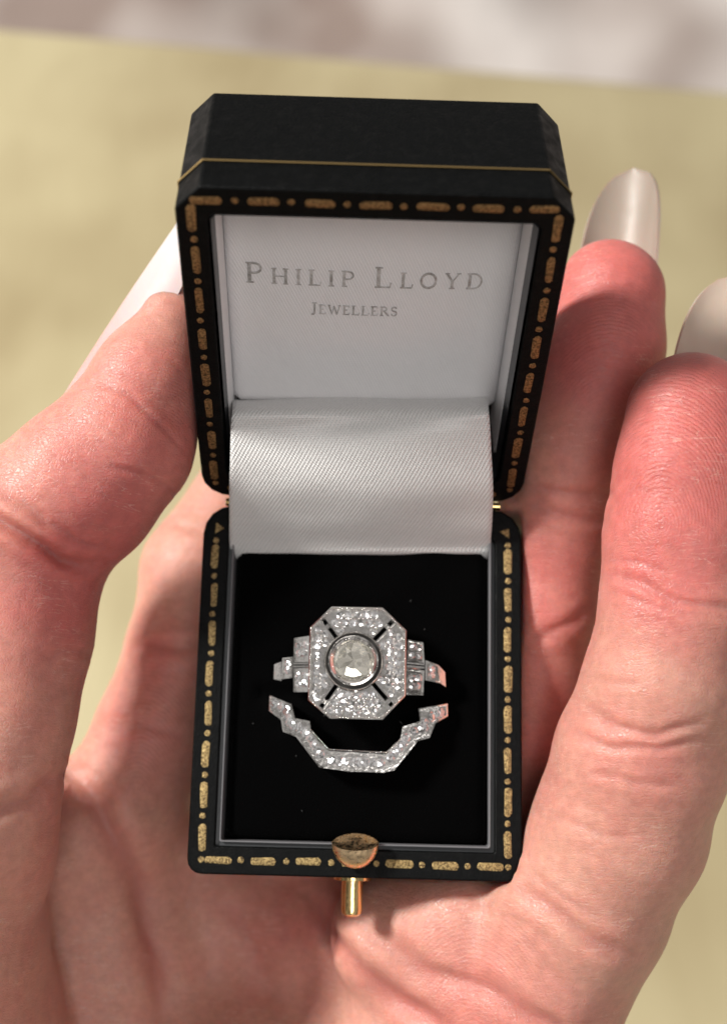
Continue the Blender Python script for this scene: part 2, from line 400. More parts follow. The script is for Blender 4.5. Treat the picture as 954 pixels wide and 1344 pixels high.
# one split of every quad for finer folds
def split(V, Fq):
    e = np.sort(np.concatenate([Fq[:, [0, 1]], Fq[:, [1, 2]], Fq[:, [2, 3]], Fq[:, [3, 0]]]), 1)
    u, inv = np.unique(e[:, 0] * len(V) + e[:, 1], return_inverse=True)
    em = (V[u // len(V)] + V[u % len(V)]) / 2; fm = V[Fq].mean(1); n = len(Fq); nv = len(V)
    E = [inv[i * n:(i + 1) * n] + nv for i in range(4)]; C = np.arange(n) + nv + len(u)
    Fn = np.concatenate([np.stack([Fq[:, 0], E[0], C, E[3]], 1), np.stack([E[0], Fq[:, 1], E[1], C], 1), np.stack([C, E[1], Fq[:, 2], E[2]], 1), np.stack([E[3], C, E[2], Fq[:, 3]], 1)])
    return np.concatenate([V, em, fm]), Fn
HV, HF = split(HV, HF); HV = relax(HV, HF, 2)
HN = normals(HV, HF)
# creases: folds traced over the skin, (points, depth, width in px, side bulge, z range)
CREASES = [
 ([(-90,640),(-20,665),(40,712),(85,736),(132,748)], .16, 8, (-2, 3)),
 ([(20,640),(60,690),(110,715),(150,720)], .035, 5, (-2, 3)),
 ([(130,505),(170,520),(215,560),(245,600)], .02, 4, (-2, 3)),
 ([(140,610),(190,625),(240,655)], .025, 4, (-2, 3)),
 ([(60,870),(90,850),(125,860)], .03, 5, (-2, 3)),
 ([(165,858),(200,848),(245,852),(290,848)], .055, 8, (-4, 0)),
 ([(120,955),(180,950),(240,962)], .04, 8, (-4, 0)),
 ([(200,700),(235,690),(275,700)], .02, 6, (-4, 0)),
 ([(690,632),(730,645),(775,652),(810,648)], .04, 5, (-2, 2)),
 ([(688,660),(740,680),(800,684)], .06, 6, (-2, 2)),
 ([(690,845),(730,830),(780,800)], .05, 7, (-3, 1)),
 ([(795,752),(840,766),(890,790),(954,800)], .055, 6, (0, 3)),
 ([(800,775),(850,790),(900,806),(954,812)], .025, 5, (0, 3)),
 ([(790,735),(840,742),(880,752)], .02, 4, (0, 3)),
 ([(758,925),(800,950),(860,965),(930,950)], .055, 7, (-1, 3)),
 ([(745,958),(800,978),(860,985),(940,972)], .05, 6, (-1, 3)),
 ([(770,1010),(830,1030),(900,1030)], .03, 6, (-1, 3)),
 ([(765,890),(810,900),(850,898)], .02, 5, (-1, 3)),
 ([(700,1065),(770,1090),(840,1100)], .022, 6, (-2, 3)),
 ([(680,1158),(720,1190),(780,1235),(840,1262)], .10, 10, (-2, 3)),
 ([(690,1140),(740,1180),(800,1215)], .04, 7, (-2, 3)),
 ([(470,1215),(560,1275),(640,1300),(720,1344),(760,1380)], .09, 12, (-4, 1)),
 ([(600,1165),(660,1200),(720,1270),(750,1300)], .03, 8, (-4, 1)),
 ([(405,1165),(432,1225),(475,1275),(530,1318),(600,1360)], .13, 11, (-5, 1)),
 ([(560,1190),(590,1240),(640,1290)], .025, 8, (-4, 1)),
 ([(640,1180),(690,1215),(740,1260)], .02, 6, (-4, 1)),
 ([(85,1035),(130,1060),(175,1150),(205,1250),(215,1380)], .12, 16, (-5, 1)),
 ([(300,1180),(340,1250),(360,1344)], .05, 14, (-5, 1)),
 ([(0,1062),(40,1050),(84,1012)], .08, 10, (-4, 2)),
 ([(80,1010),(105,1022),(130,1050)], .05, 6, (-4, 2)),
]
px, py = proj(HV); face = (HN @ CR[:, 2]) > .05
vx = HV - CAM; face = (-(HN * vx).sum(1)) > 0
disp = np.zeros(len(HV)); crs = np.zeros(len(HV))
wob = lambda x, y: 3.5 * np.sin(x * .045 + y * .03) + 2.0 * np.sin(x * .11 - y * .09 + 1)
for pts, dep, wdt, (za, zb) in CREASES:
    px0 = pts[0][0]; p = np.array(pts, float); dm = np.full(len(HV), 1e9); tt = np.zeros(len(HV)); tot = len(p) - 1
    m = face & (HV[:, 2] > za) & (HV[:, 2] < zb) & (px > p[:, 0].min() - 60) & (px < p[:, 0].max() + 60) & (py > p[:, 1].min() - 60) & (py < p[:, 1].max() + 60)
    qx = px[m] + wob(px[m], py[m]) * .6; qy = py[m] + wob(py[m], px[m]) * .6
    best = np.full(m.sum(), 1e9); bt = np.zeros(m.sum())
    for i in range(tot):
        a, b = p[i], p[i + 1]; d = b - a; t = np.clip(((qx - a[0]) * d[0] + (qy - a[1]) * d[1]) / (d @ d), 0, 1)
        D = np.hypot(qx - a[0] - d[0] * t, qy - a[1] - d[1] * t); u = D < best; best[u] = D[u]; bt[u] = (i + t[u]) / tot
    fade = np.clip(np.minimum(bt, 1 - bt) * 5, .0, 1) ** .7
    if pts[0][0] < 6 or pts[-1][0] > 950: fade = np.clip((np.where(pts[0][0] < 6, 1 - bt, bt)) * 5, 0, 1)
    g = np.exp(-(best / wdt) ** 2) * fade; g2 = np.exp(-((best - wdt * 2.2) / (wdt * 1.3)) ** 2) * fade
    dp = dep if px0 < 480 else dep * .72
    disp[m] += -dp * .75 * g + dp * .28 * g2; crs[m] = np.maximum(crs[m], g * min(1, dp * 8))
# low relief of flesh
from mathutils import noise as mn
HV2 = HV + HN * disp[:, None]
nzv = np.array([mn.noise(Vector(v * .9)) for v in HV2[::1]]) if len(HV2) < 700000 else np.zeros(len(HV2))
HV2 = HV2 + HN * (nzv * .05)[:, None]
fl = np.zeros(len(HV))
for fx, fy, fz, r, a in [(905,500,1.8,1.6,.75),(880,660,2.2,1.3,.62),(830,340,.6,1.5,.8),(760,420,.5,1.2,.7),(90,790,1.6,1.2,.45),(200,560,1.6,1.4,.55),(140,740,1.5,1.2,.5),(700,760,0,1.3,.55),
    (200,860,-1.9,.6,.5),(190,960,-1.8,.7,.45),(840,990,1.3,.8,.3),(640,1344,-.8,1.3,.55),(380,1200,-2.3,1.2,.4),(50,1050,0,1.3,.4),(730,980,-.6,1.2,.5),(880,790,2.2,.7,.35)]:
    c = at(fx, fy, fz); fl += a * np.exp(-((HV - c) ** 2).sum(1) / (r * r))
ridge = np.zeros(len(HV)); ramt = np.zeros(len(HV))
for fx, fy, fz, r, sy, am in [(870,560,2.6,1.25,.8,.8),(800,470,1.1,1.3,.9,.6),(185,940,-1.7,1.1,.7,.7),(215,500,1.7,.9,1.2,.3),(620,1260,-.6,1.7,.8,.35)]:
    c = at(fx, fy, fz); d = HV - c; rr = np.sqrt((d[:, 0] * 1.25) ** 2 + (d[:, 1] * sy + .95) ** 2)
    w = am * np.exp(-((d ** 2).sum(1) / (r * r)) ** 2); u = w > ramt; ridge[u] = (rr * 2 * np.pi / .052)[u]; ramt = np.maximum(ramt, w)
hand = root('hand', 'left hand with long pale polished nails holding up the open ring box', 'hand', tuple(at(330, 1500, -4)))
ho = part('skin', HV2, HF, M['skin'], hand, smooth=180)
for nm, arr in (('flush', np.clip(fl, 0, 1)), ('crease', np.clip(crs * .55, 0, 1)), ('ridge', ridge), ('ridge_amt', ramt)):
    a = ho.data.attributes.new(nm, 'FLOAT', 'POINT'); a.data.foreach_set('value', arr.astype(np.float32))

def nail(p0, p1, up, r, amax, taper=.55, thick=.045, label=None, curve=0., m='nail2'):
    p0, p1 = np.array(p0), np.array(p1); d = p1 - p0; Ln = np.linalg.norm(d); d /= Ln
    up = np.array(up, float); up -= d * (up @ d); up /= np.linalg.norm(up); side = np.cross(d, up)
    ns, na = 26, 17; out = []; inn = []; uv = []
    for i in range(ns):
        s = i / (ns - 1)
        k = 1. if s < taper else math.sqrt(max(0, 1 - ((s - taper) / (1 - taper)) ** 2.3)) * .999 + .001
        k *= .93 + .07 * math.sin(min(1, s * 2) * math.pi / 2)
        for j in range(na):
            a = (j / (na - 1) * 2 - 1); A = a * amax * k
            c = p0 + d * (s * Ln) - up * curve * s * s
            dirn = up * math.cos(A) + side * math.sin(A)
            out.append(c + dirn * r); inn.append(c + dirn * (r - thick)); uv.append(s)
    g = lambda i, j: i * na + j; n = len(out); Fc = []
    for i in range(ns - 1):
        for j in range(na - 1):
            q = (g(i, j), g(i, j + 1), g(i + 1, j + 1), g(i + 1, j)); Fc.append(q); Fc.append(tuple(x + n for x in q[::-1]))
    bd = [g(i, 0) for i in range(ns)] + [g(ns - 1, j) for j in range(1, na)] + [g(i, na - 1) for i in range(ns - 2, -1, -1)] + [g(0, j) for j in range(na - 2, 0, -1)]
    for a, b in zip(bd, bd[1:] + bd[:1]): Fc.append((a, b, b + n, a + n))
    o = part('fingernail', out + inn, Fc, M[m], hand, smooth=60, label=label)
    ul = o.data.uv_layers.new(name='UVMap'); uvv = uv + uv
    for lp in o.data.loops: ul.data[lp.index].uv = (0, uvv[lp.vertex_index])
    bm = bmesh.new(); bm.from_mesh(o.data); bmesh.ops.recalc_face_normals(bm, faces=bm.faces); bm.to_mesh(o.data); bm.free()
    return o
nail(at(786, 480, .1), at(815, 192, .1), (.45, 0, -.88), .72, math.radians(62), taper=.40, m='nail', label='fully visible almond-shaped greyish-beige nail')
nail(at(918, 620, 1.35), at(965, 330, 1.35), (.36, 0, -.9), .76, math.radians(64), taper=.42, label='pale pinkish-white nail cut by the right edge of the picture')
nail(at(118, 610, .95), at(300, 300, .7), (-.80, .44, .30), .80, math.radians(78), taper=.5, m='nail3', label='long glossy pink thumbnail with a whitish tip', curve=.15)

# ------------------------------------------------------------------ ring box
boxr = root('ring_box', 'open black leather ring box with gilt dashes and white satin lining, holding two rings', 'ring box', (0, 0, -2.2))
def empty_part(name, parent, T=None):
    return None
# base tray
cb = [('r', .2), ('r', .2), ('r', .42), ('r', .42)]
BW, BH = 4.6, 5.184
rim = .38
def shell(w, h, cs, rimw, depth, indep, cyy=0, T=None):
    O = rloop(w, h, cs, 0, cyy); Iq = rloop(w, h, cs, rimw, cyy)
    loops = [z3(O, -depth, T), z3(O, 0, T), z3(Iq, 0, T), z3(Iq, -indep, T)]
    return loft(loops)
V, Fc = shell(BW, BH, cb, rim, 2.15, 1.3)
base = part('base', V, Fc, M['leather'], boxr, smooth=40, bevel=.05, seg=3)
# lid
cl = [('r', .42), ('r', .42), ('c', .30), ('c', .30)]
V, Fc = shell(LW, LL, cl, .37, LD, 1.5, LL / 2, LT)
lid = part('lid', V, Fc, M['leather'], boxr, smooth=40, bevel=.06, seg=3)
def fix_normals(o):
    bm = bmesh.new(); bm.from_mesh(o.data); bmesh.ops.recalc_face_normals(bm, faces=bm.faces); bm.to_mesh(o.data); bm.free()
    o.data.set_sharp_from_angle(angle=math.radians(40))
for o in (base, lid): fix_normals(o)
# gold line round the lid
def tube_strip(loop, z0, z1, out, T, n_open=False):
    """thin proud band following an outline"""
    pass
O1 = rloop(LW, LL, cl, -.012, LL / 2)
zl = -.52
V, Fc = loft([z3(O1, zl - .014, LT), z3(rloop(LW, LL, cl, -.02, LL / 2), zl, LT), z3(O1, zl + .014, LT), z3(rloop(LW, LL, cl, .02, LL / 2), zl, LT)] , close_ends=False)
n = len(O1); Fc += [(3 * n + i, 3 * n + (i + 1) % n, (i + 1) % n, i) for i in range(n)]
gl = part('gold_line', V, Fc, mat('old_gold', (.45, .31, .13), .35, .9), lid)

# gilt tooling: dashes and dots, shared meshes
def blob(L_, w_, seed, m, h=.008):
    r = random.Random(seed); pts = []; n = 22
    for i in range(n):
        a = 2 * math.pi * i / n; c, s = math.cos(a), math.sin(a)
        x = (L_ / 2 - w_ / 2) * (1 if c > 0.05 else -1 if c < -.05 else 0) + w_ / 2 * c; y = w_ / 2 * s
        k = 1 + r.uniform(-.16, .12); pts.append((x * (1 + r.uniform(-.02, .02)), y * k))
    if L_ <= w_ * 1.2: pts = [(x * r.uniform(.9, 1.1), y) for x, y in pts]
    top = [(x * (1 - .02 / L_ * 1.5), y * .80, h) for x, y in pts]; V = [(x, y, -.01) for x, y in pts] + [(x, y, h * .6) for x, y in pts] + top
    n = len(pts); Fc = [(i, (i + 1) % n, n + (i + 1) % n, n + i) for i in range(n)] + [(n + i, n + (i + 1) % n, 2 * n + (i + 1) % n, 2 * n + i) for i in range(n)] + [tuple(range(2 * n, 3 * n))]
    return mesh('gilt', np.array(V) * .01, Fc, m, 50)
dashes = {k: [blob(.37, .108, s, M[k]) for s in range(6)] for k in ('gold', 'gold2')}
dots = {k: [blob(.085, .085, 50 + s, M[k]) for s in range(4)] for k in ('gold', 'gold2')}
arrow = mesh('gilt', np.array([(-.07, .07, .012), (.07, .05, .012), (0, -.08, .012), (0, .03, .012)]) * .01, [(0, 3, 2), (3, 1, 2), (0, 1, 3)], M['gold'], 0)
def stamp(name, me, x, y, ang, parent, Rm, off, sc=(1, 1)):
    o = bpy.data.objects.new(name, me); COL.objects.link(o); o.parent = parent
    m = Matrix(Rm.tolist()) @ Matrix.Rotation(ang, 3, 'Z') @ Matrix.Diagonal((sc[0], sc[1], 1))
    p = (np.array(off) + Rm @ np.array([x, y, .0]) - np.array(BASE[parent.name])) * .01
    o.matrix_local = Matrix.Translation(Vector(p)) @ m.to_4x4(); return o
def side_run(parent, Rm, off, p, q, ang, n, key, skip=()):
    """alternating dashes and dots from p to q"""
    for i in range(2 * n - 1):
        t = (i + .5) / (2 * n - 1); x = p[0] + (q[0] - p[0]) * t + random.uniform(-.008, .008); y = p[1] + (q[1] - p[1]) * t + random.uniform(-.008, .008)
        if i in skip: continue
        if i % 2 == 0: stamp('gold_dash', random.choice(dashes[key]), x, y, ang + random.uniform(-.03, .03), parent, Rm, off, (random.uniform(.92, 1.08), random.uniform(.85, 1.08)))
        else: stamp('gold_dot', random.choice(dots[key]), x, y, random.uniform(0, 6), parent, Rm, off)
I3 = np.eye(3); xo = BW / 2 - .195; yo = BH / 2 - .195; o0 = (0, 0, 0.0)
side_run(base, I3, o0, (-xo + .08, -yo), (xo - .08, -yo), 0, 7, 'gold')
side_run(base, I3, o0, (-xo, -yo + .16), (-xo, yo - .42), math.pi / 2, 8, 'gold')
side_run(base, I3, o0, (xo, -yo + .16), (xo, yo - .42), math.pi / 2, 8, 'gold')
side_run(base, I3, o0, (-xo + .30, yo), (xo - .30, yo), 0, 6, 'gold')
for s in (-1, 1):
    stamp('gold_dot', dots['gold'][0], s * xo, -yo, 0, base, I3, o0)
    stamp('gold_dot', dots['gold'][1], s * xo, yo - .33, 0, base, I3, o0)
    stamp('gold_arrow', arrow, s * (xo - .02), yo - .16, s * .5, base, I3, o0)
xl = LW / 2 - .19
side_run(lid, RL, HL, (-xl + .02, LL - .18), (xl - .02, LL - .18), 0, 7, 'gold2')
side_run(lid, RL, HL, (-xl, .40), (-xl, LL - .27), math.pi / 2, 8, 'gold2')
side_run(lid, RL, HL, (xl, .40), (xl, LL - .27), math.pi / 2, 8, 'gold2')
side_run(lid, RL, HL, (-xl + .22, .19), (xl - .22, .19), 0, 7, 'gold2')
for s in (-1, 1):
    stamp('gold_dot', dots['gold2'][0], s * xl, .29, 0, lid, RL, HL)
# base lining: thin card lip and velvet
co = [('r', .14)] * 4
O = rloop(BW, BH, co, .435); Iq = rloop(BW, BH, co, .456)
O = [(x, y - .0) for x, y in O]
lipz = lambda x, y, s: .004 + .012 * math.sin(3 * x + 1.3 * y + s)
V, Fc = loft([[(x, y, -.8) for x, y in O], [(x, y, lipz(x, y, 0)) for x, y in O], [(x, y, lipz(x, y, .3)) for x, y in Iq], [(x, y, -.8) for x, y in Iq]], close_ends=False)
lip = part('card_lip', V, Fc, M['card'], boxr, smooth=50, bevel=.008, seg=1)
# dark gap filler between rim and lip
O = rloop(BW, BH, co, .37); Iq = rloop(BW, BH, co, .44)
V, Fc = loft([z3(O, -.06), z3(Iq, -.07)], close_ends=False)
part('groove', V, [f[::-1] for f in Fc], M['paper'], boxr)
# velvet pads: two cushions meeting in the slit that holds the rings
def cushion(x0, x1, y0, y1, ztop, zbot, edge, nx=46, ny=90, slit=None):
    V = []; Fc = []
    for j in range(ny + 1):
        for i in range(nx + 1):
            x = x0 + (x1 - x0) * i / nx; y = y0 + (y1 - y0) * j / ny
            dx = min(x - x0, x1 - x); dy0 = y - y0; dy1 = y1 - y
            def ro(d, r): return 0 if d >= r else r - math.sqrt(max(0, r * r - (r - d) ** 2))
            z = ztop - .10 * math.exp(-((y + .1) / .12) ** 2) * (abs(x) < 1.5) - ro(dx, edge) * 1.0 - ro(dy0, edge) - ro(dy1, edge) + .03 * mn.noise(Vector((x * 1.5, y * 1.5, 3)))
            V.append((x, y, max(z, ztop - .5)))
    g = lambda i, j: j * (nx + 1) + i
    for j in range(ny):
        for i in range(nx): Fc.append((g(i, j), g(i + 1, j), g(i + 1, j + 1), g(i, j + 1)))
    bd = [g(i, 0) for i in range(nx)] + [g(nx, j) for j in range(ny)] + [g(i, ny) for i in range(nx, 0, -1)] + [g(0, j) for j in range(ny, 0, -1)]
    k = len(V); V += [(V[b][0], V[b][1], zbot) for b in bd]
    for a in range(len(bd)):
        b = (a + 1) % len(bd); Fc.append((bd[a], k + a, k + b, bd[b]))
    return V, Fc
X = BW / 2 - .48; Yv = BH / 2 - .48
for (y0, y1) in ((-Yv, Yv),):
    V, Fc = cushion(-X, X, y0, y1, -.14, -1.25, .14); o = part('velvet_cushion', V, Fc, M['velvet'], boxr, smooth=180)
mb = MB()
for i in range(10):
    x, y = random.uniform(-1.7, 1.7), random.uniform(-1.9, 1.6); a = random.uniform(0, 3.14); l = random.choice([.008, .01, .012, .03]); w = .004
    d = np.array([math.cos(a), math.sin(a)]) * l; e = np.array([-d[1], d[0]]) / l * w
    q = [(x + d[0] + e[0], y + d[1] + e[1]), (x - d[0] + e[0], y - d[1] + e[1]), (x - d[0] - e[0], y - d[1] - e[1]), (x + d[0] - e[0], y + d[1] - e[1])]
    mb.add(*prism(q, -.115, -.108))
part('lint', mb.V, mb.F, M['lint'], boxr, kind='stuff')
# lid lining: white side boards and padded back
def pillow_board(x0, x1, y0, y1, z0, z1, r, T, bul=.0, n=20, m_=20):
    V = []; Fc = []
    for j in range(m_ + 1):
        for i in range(n + 1):
            u, v = i / n, j / m_; x = x0 + (x1 - x0) * u; y = y0 + (y1 - y0) * v
            dx, dy = min(x - x0, x1 - x), min(y - y0, y1 - y)
            ro = lambda d: 0 if d >= r else r - math.sqrt(max(0, r * r - (r - d) ** 2))
            z = z1 - ro(dx) - ro(dy) + bul * math.sin(math.pi * u) * math.sin(math.pi * v)
            V.append(T((x, y, max(z, z0))))
    g = lambda i, j: j * (n + 1) + i
    for j in range(m_):
        for i in range(n): Fc.append((g(i, j), g(i + 1, j), g(i + 1, j + 1), g(i, j + 1)))
    bd = [g(i, 0) for i in range(n)] + [g(n, j) for j in range(m_)] + [g(i, m_) for i in range(n, 0, -1)] + [g(0, j) for j in range(m_, 0, -1)]
    k = len(V); RLi = RL.T
    for b in bd:
        q = RLi @ (np.array(V[b]) - HL); V.append(T((q[0], q[1], z0)))
    for a in range(len(bd)): b = (a + 1) % len(bd); Fc.append((bd[a], k + a, k + b, bd[b]))
    return V, Fc
PADZ = -.95
V, Fc = pillow_board(-1.88, 1.88, .95, 4.86, -1.35, PADZ, .09, LT, .05, 40, 40)
pad = part('satin_pad', V, Fc, M['satin'], boxr, smooth=180)
for s in (-1, 1):   # side boards
    prof = [(1.885, -1.3), (1.885, -.48), (1.90, -.44), (1.955, -.42), (2.01, -.44), (2.02, -.5), (2.02, -1.3)]
    ys = [.42, .50, .62, .9, 2, 3.4, 4.7, 4.86]; lf = []
    for y in ys:
        sq = 0 if y > .55 else (.55 - y) * 1.6
        lf.append([LT((s * a, y, min(b, -.42 - sq * 1.3) )) for a, b in prof])
    V, Fc = loft(lf, cyclic=False); o = part('satin_side', V, [f for f in Fc], M['satin'], boxr, smooth=60)
V, Fc = pillow_board(-1.88, 1.88, 4.72, 4.86, -1.3, -.45, .04, LT, 0, 12, 6); part('satin_side', V, Fc, M['satin'], boxr, smooth=180)
# dark inner wall between rim and white boards
O = rloop(LW, LL, cl, .355, LL / 2); Iq = rloop(LW, LL, cl, .40, LL / 2)
V, Fc = loft([z3(Iq, -.035, LT), z3(Iq, -1.45, LT)], close_ends=False)
part('inner_wall', V, Fc, M['paper'], boxr)
# lettering (stroke-built roman small capitals)
def arc(cx, cy, rx, ry, a0, a1, n=12): return [(cx + rx * math.cos(math.radians(a0 + (a1 - a0) * i / n)), cy + ry * math.sin(math.radians(a0 + (a1 - a0) * i / n))) for i in range(n + 1)]
TK, TN = .15, .055
GL = {
 'P': (.72, [([(.16,0),(.16,1)],TK),([(.02,.02),(.32,.02)],TN),([(.02,.98),(.2,.98)],TN),([(.16,.97)]+arc(.36,.73,.26,.24,90,-90)+[(.16,.49)],.09)]),
 'H': (.95, [([(.16,0),(.16,1)],TK),([(.76,0),(.76,1)],TK),([(.16,.5),(.76,.5)],TN),([(.02,.02),(.3,.02)],TN),([(.02,.98),(.3,.98)],TN),([(.62,.02),(.9,.02)],TN),([(.62,.98),(.9,.98)],TN)]),
 'I': (.38, [([(.17,0),(.17,1)],TK),([(.02,.02),(.32,.02)],TN),([(.02,.98),(.32,.98)],TN)]),
 'L': (.72, [([(.16,0),(.16,1)],TK),([(.02,.98),(.32,.98)],TN),([(.02,.03),(.62,.03),(.66,.25)],.07)]),
 'O': (.98, [(arc(.46,.5,.38,.46,0,360,24),.12)]),
 'Y': (.86, [([(.42,0),(.42,.48)],TK),([(.42,.45),(.12,.98)],.12),([(.42,.45),(.74,.98)],TN),([(.02,.98),(.26,.98)],TN),([(.62,.98),(.84,.98)],TN),([(.28,.02),(.56,.02)],TN)]),
 'D': (.92, [([(.16,0),(.16,1)],TK),([(.02,.97),(.3,.97)]+arc(.36,.5,.42,.47,90,-90,16)+[(.02,.03)],.09)]),
 'J': (.5, [([(.3,1),(.3,.12)]+arc(.16,.1,.14,.16,0,-120,6),.12),([(.14,.98),(.46,.98)],TN)]),
 'E': (.68, [([(.16,0),(.16,1)],TK),([(.02,.03),(.58,.03),(.6,.22)],.07),([(.02,.97),(.55,.97),(.57,.8)],.07),([(.16,.52),(.42,.52)],TN)]),
 'W': (1.15, [([(.1,.98),(.34,.02)],.12),([(.34,.02),(.56,.9)],TN),([(.52,.9),(.78,.02)],.12),([(.78,.02),(1.02,.98)],TN),([(.0,.98),(.22,.98)],TN),([(.9,.98),(1.12,.98)],TN)]),
 'R': (.82, [([(.16,0),(.16,1)],TK),([(.02,.02),(.32,.02)],TN),([(.02,.97),(.16,.97)]+arc(.34,.75,.24,.22,90,-90)+[(.16,.53)],.09),([(.36,.52),(.72,.03),(.8,.03)],.11)]),
 'S': (.6, [(arc(.3,.74,.2,.22,20,270,12)+arc(.3,.27,.22,.25,90,-160,12),.1)]),
}
def text(s, x, y, sizes, gap, mb, z):
    for ch, sz in zip(s, sizes):
        if ch == ' ': x += sz * .62; continue
        w, st = GL[ch]
        for pts, t in st:
            P_ = np.array(pts, float)
            for i in range(len(P_)):
                pass
            nrm = []
            for i in range(len(P_)):
                a = P_[max(i - 1, 0)]; b = P_[min(i + 1, len(P_) - 1)]; d = (b - a) / (np.linalg.norm(b - a) + 1e-9); nrm.append((-d[1], d[0]))
            nrm = np.array(nrm); Lp, Rp = P_ + nrm * t / 2, P_ - nrm * t / 2
            loops = [[(x + l[0] * sz, y + l[1] * sz, z - .02), (x + r[0] * sz, y + r[1] * sz, z - .02), (x + r[0] * sz, y + r[1] * sz, z + .012), (x + l[0] * sz, y + l[1] * sz, z + .012)] for l, r in zip(Lp, Rp)]
            loops = [[LT((q[0], q[1], q[2] + .05 * math.sin(math.pi * (q[0] + 1.88) / 3.76) * math.sin(math.pi * (q[1] - .95) / 3.91))) for q in lp] for lp in loops]
            mb.add(*loft(loops))
        x += (w + gap) * sz
    return x
mb = MB()
big, sm = .325, .25
end = text('PHILIP LLOYD', -1.62, 3.17, [big] + [sm] * 5 + [sm * 1.15] + [big] + [sm * 1.0] * 2 + [sm] * 2, .30, mb, PADZ)
text('JEWELLERS', -.78, 2.70, [.185] + [.155] * 8, .10, mb, PADZ)
print('TEXT END', end)
part('lettering', mb.V, mb.F, M['foil'], pad, smooth=0)
# ribbon hinge cover
def ribbon():
    # centre line through pixels (x_left, x_right, y, z)
    L0 = LT((0, .98, PADZ + .03))
    yz = [(LT((0, 1.02, PADZ + .06))[1], LT((0, 1.02, PADZ + .06))[2])]
    ctrl = [(at(477, 526, 0), None)]
    rows = [(306, 640, 520, None), (305, 641, 535, 1.30), (303, 643, 560, 1.32), (302, 645, 600, 1.15), (301, 647, 640, .85), (301, 646, 680, .42), (301, 644, 710, .05), (303, 643, 727, -.16), (303, 643, 733, -.35)]
    z0 = None
    P0 = LT((0, 1.0, PADZ + .04)); rows[0] = (306, 640, 521, P0[2])
    R_ = np.array([(a, b, c, z) for a, b, c, z in rows], float)
    t = np.linspace(0, len(rows) - 1, 70); out = []
    def cr_(k, t):
        i = int(min(t, len(rows) - 1.0001)); f = t - i; p = lambda j: R_[min(max(j, 0), len(rows) - 1), k]
        a, b, c, d = p(i - 1), p(i), p(i + 1), p(i + 2)
        return .5 * (2 * b + (c - a) * f + (2 * a - 5 * b + 4 * c - d) * f * f + (3 * b - a - 3 * c + d) * f ** 3)
    nx = 60; V = []; UV = []; s = 0; prev = None
    for tt in t:
        xa, xb, y, z = [cr_(k, tt) for k in range(4)]
        mid = at((xa + xb) / 2, y, z); s += 0 if prev is None else np.linalg.norm(mid - prev); prev = mid
        for i in range(nx + 1):
            u = i / nx; x = xa + (xb - xa) * u
            yy = y + 2.2 * math.sin(u * 9 + 1) * max(0, 1 - tt * 1.2) - (u - .5) * 1.5 + (2.5 * u if tt > 6.5 else 0)
            dz = .06 * math.sin(u * 7 + tt * .9) * math.exp(-((tt - 1.6) / 1.2) ** 2) + .02 * mn.noise(Vector((u * 3, tt * .8, 1))) + .04 * math.sin(math.pi * u) * math.exp(-((tt - 3.5) / 2) ** 2)
            p = at(x, yy, z + dz); V.append(p); UV.append((u * 3.6, s))
    g = lambda i, j: j * (nx + 1) + i; Fc = [(g(i, j), g(i + 1, j), g(i + 1, j + 1), g(i, j + 1))[::-1] for j in range(len(t) - 1) for i in range(nx)]
    o = part('satin_ribbon', V, Fc, M['ribbon'], boxr, smooth=180)
    ul = o.data.uv_layers.new(name='UVMap')
    for lp in o.data.loops: ul.data[lp.index].uv = UV[lp.vertex_index]
    md = o.modifiers.new('solid', 'SOLIDIFY'); md.thickness = .0003; md.offset = -1
ribbon()
# brass hinge knuckle behind the ribbon
def cyl(p, q, r, n=20, caps=None):
    p, q = np.array(p, float), np.array(q, float); d = (q - p); Ln = np.linalg.norm(d); d /= Ln
    a = np.cross(d, [0, 0, 1.]); a = a if np.linalg.norm(a) > .1 else np.cross(d, [1., 0, 0]); a /= np.linalg.norm(a); b = np.cross(d, a)
    prof = caps or [(0, r), (1, r)]
    return loft([[p + d * Ln * s + (a * math.cos(2 * math.pi * i / n) + b * math.sin(2 * math.pi * i / n)) * rr for i in range(n)] for s, rr in prof])
V, Fc = cyl((-2.0, 2.66, -.10), (2.0, 2.66, -.10), .06); part('hinge', V, Fc, M['brass'], boxr)
# catch: half-bowl thumb piece and the push pin below
def catch():
    n = 32; c = np.array([.02, -2.10, .03]); loops = []
    def lp(t, k=1., dy=0.):
        w = .325 * math.sqrt(max(0, 1 - t ** 1.9)) * k; hz = .17 * math.sqrt(max(0, 1 - t ** 2.2)) * k; o = []
        for i in range(n):
            a = 2 * math.pi * i / n; sa = math.sin(a)
            o.append((c[0] + w * math.cos(a), c[1] - .36 * t - .105 * sa * k * (1 - t) + dy - .03 * (1 - t) * math.cos(a) ** 2 * (sa < 0) , c[2] + .17 + hz * sa - .08 * t))
        return o
    loops = [lp(0, .3, -.02), lp(0, .8, -.014), lp(0, .93, -.002)] + [lp(t) for t in (0, .04, .15, .35, .55, .75, .9, .985)]
    V, Fc = loft(loops); o = part('catch', V, Fc, M['brass2'], boxr, smooth=50); fix_normals(o)
catch()
pc = np.array([-.03, -2.585, -.42])
V, Fc = cyl(pc, pc + [0, -.07, 0], .27, 28, [(0, .25), (.1, .27), (.9, .27), (1, .25)]); o = part('pin_collar', V, Fc, M['brass'], boxr); fix_normals(o)
V, Fc = cyl(pc + [0, -.05, 0], pc + [0, -.56, 0], .15, 28, [(0, .15), (.80, .15), (.93, .135), (1, .08)]); o = part('push_pin', V, Fc, M['brass'], boxr); fix_normals(o)

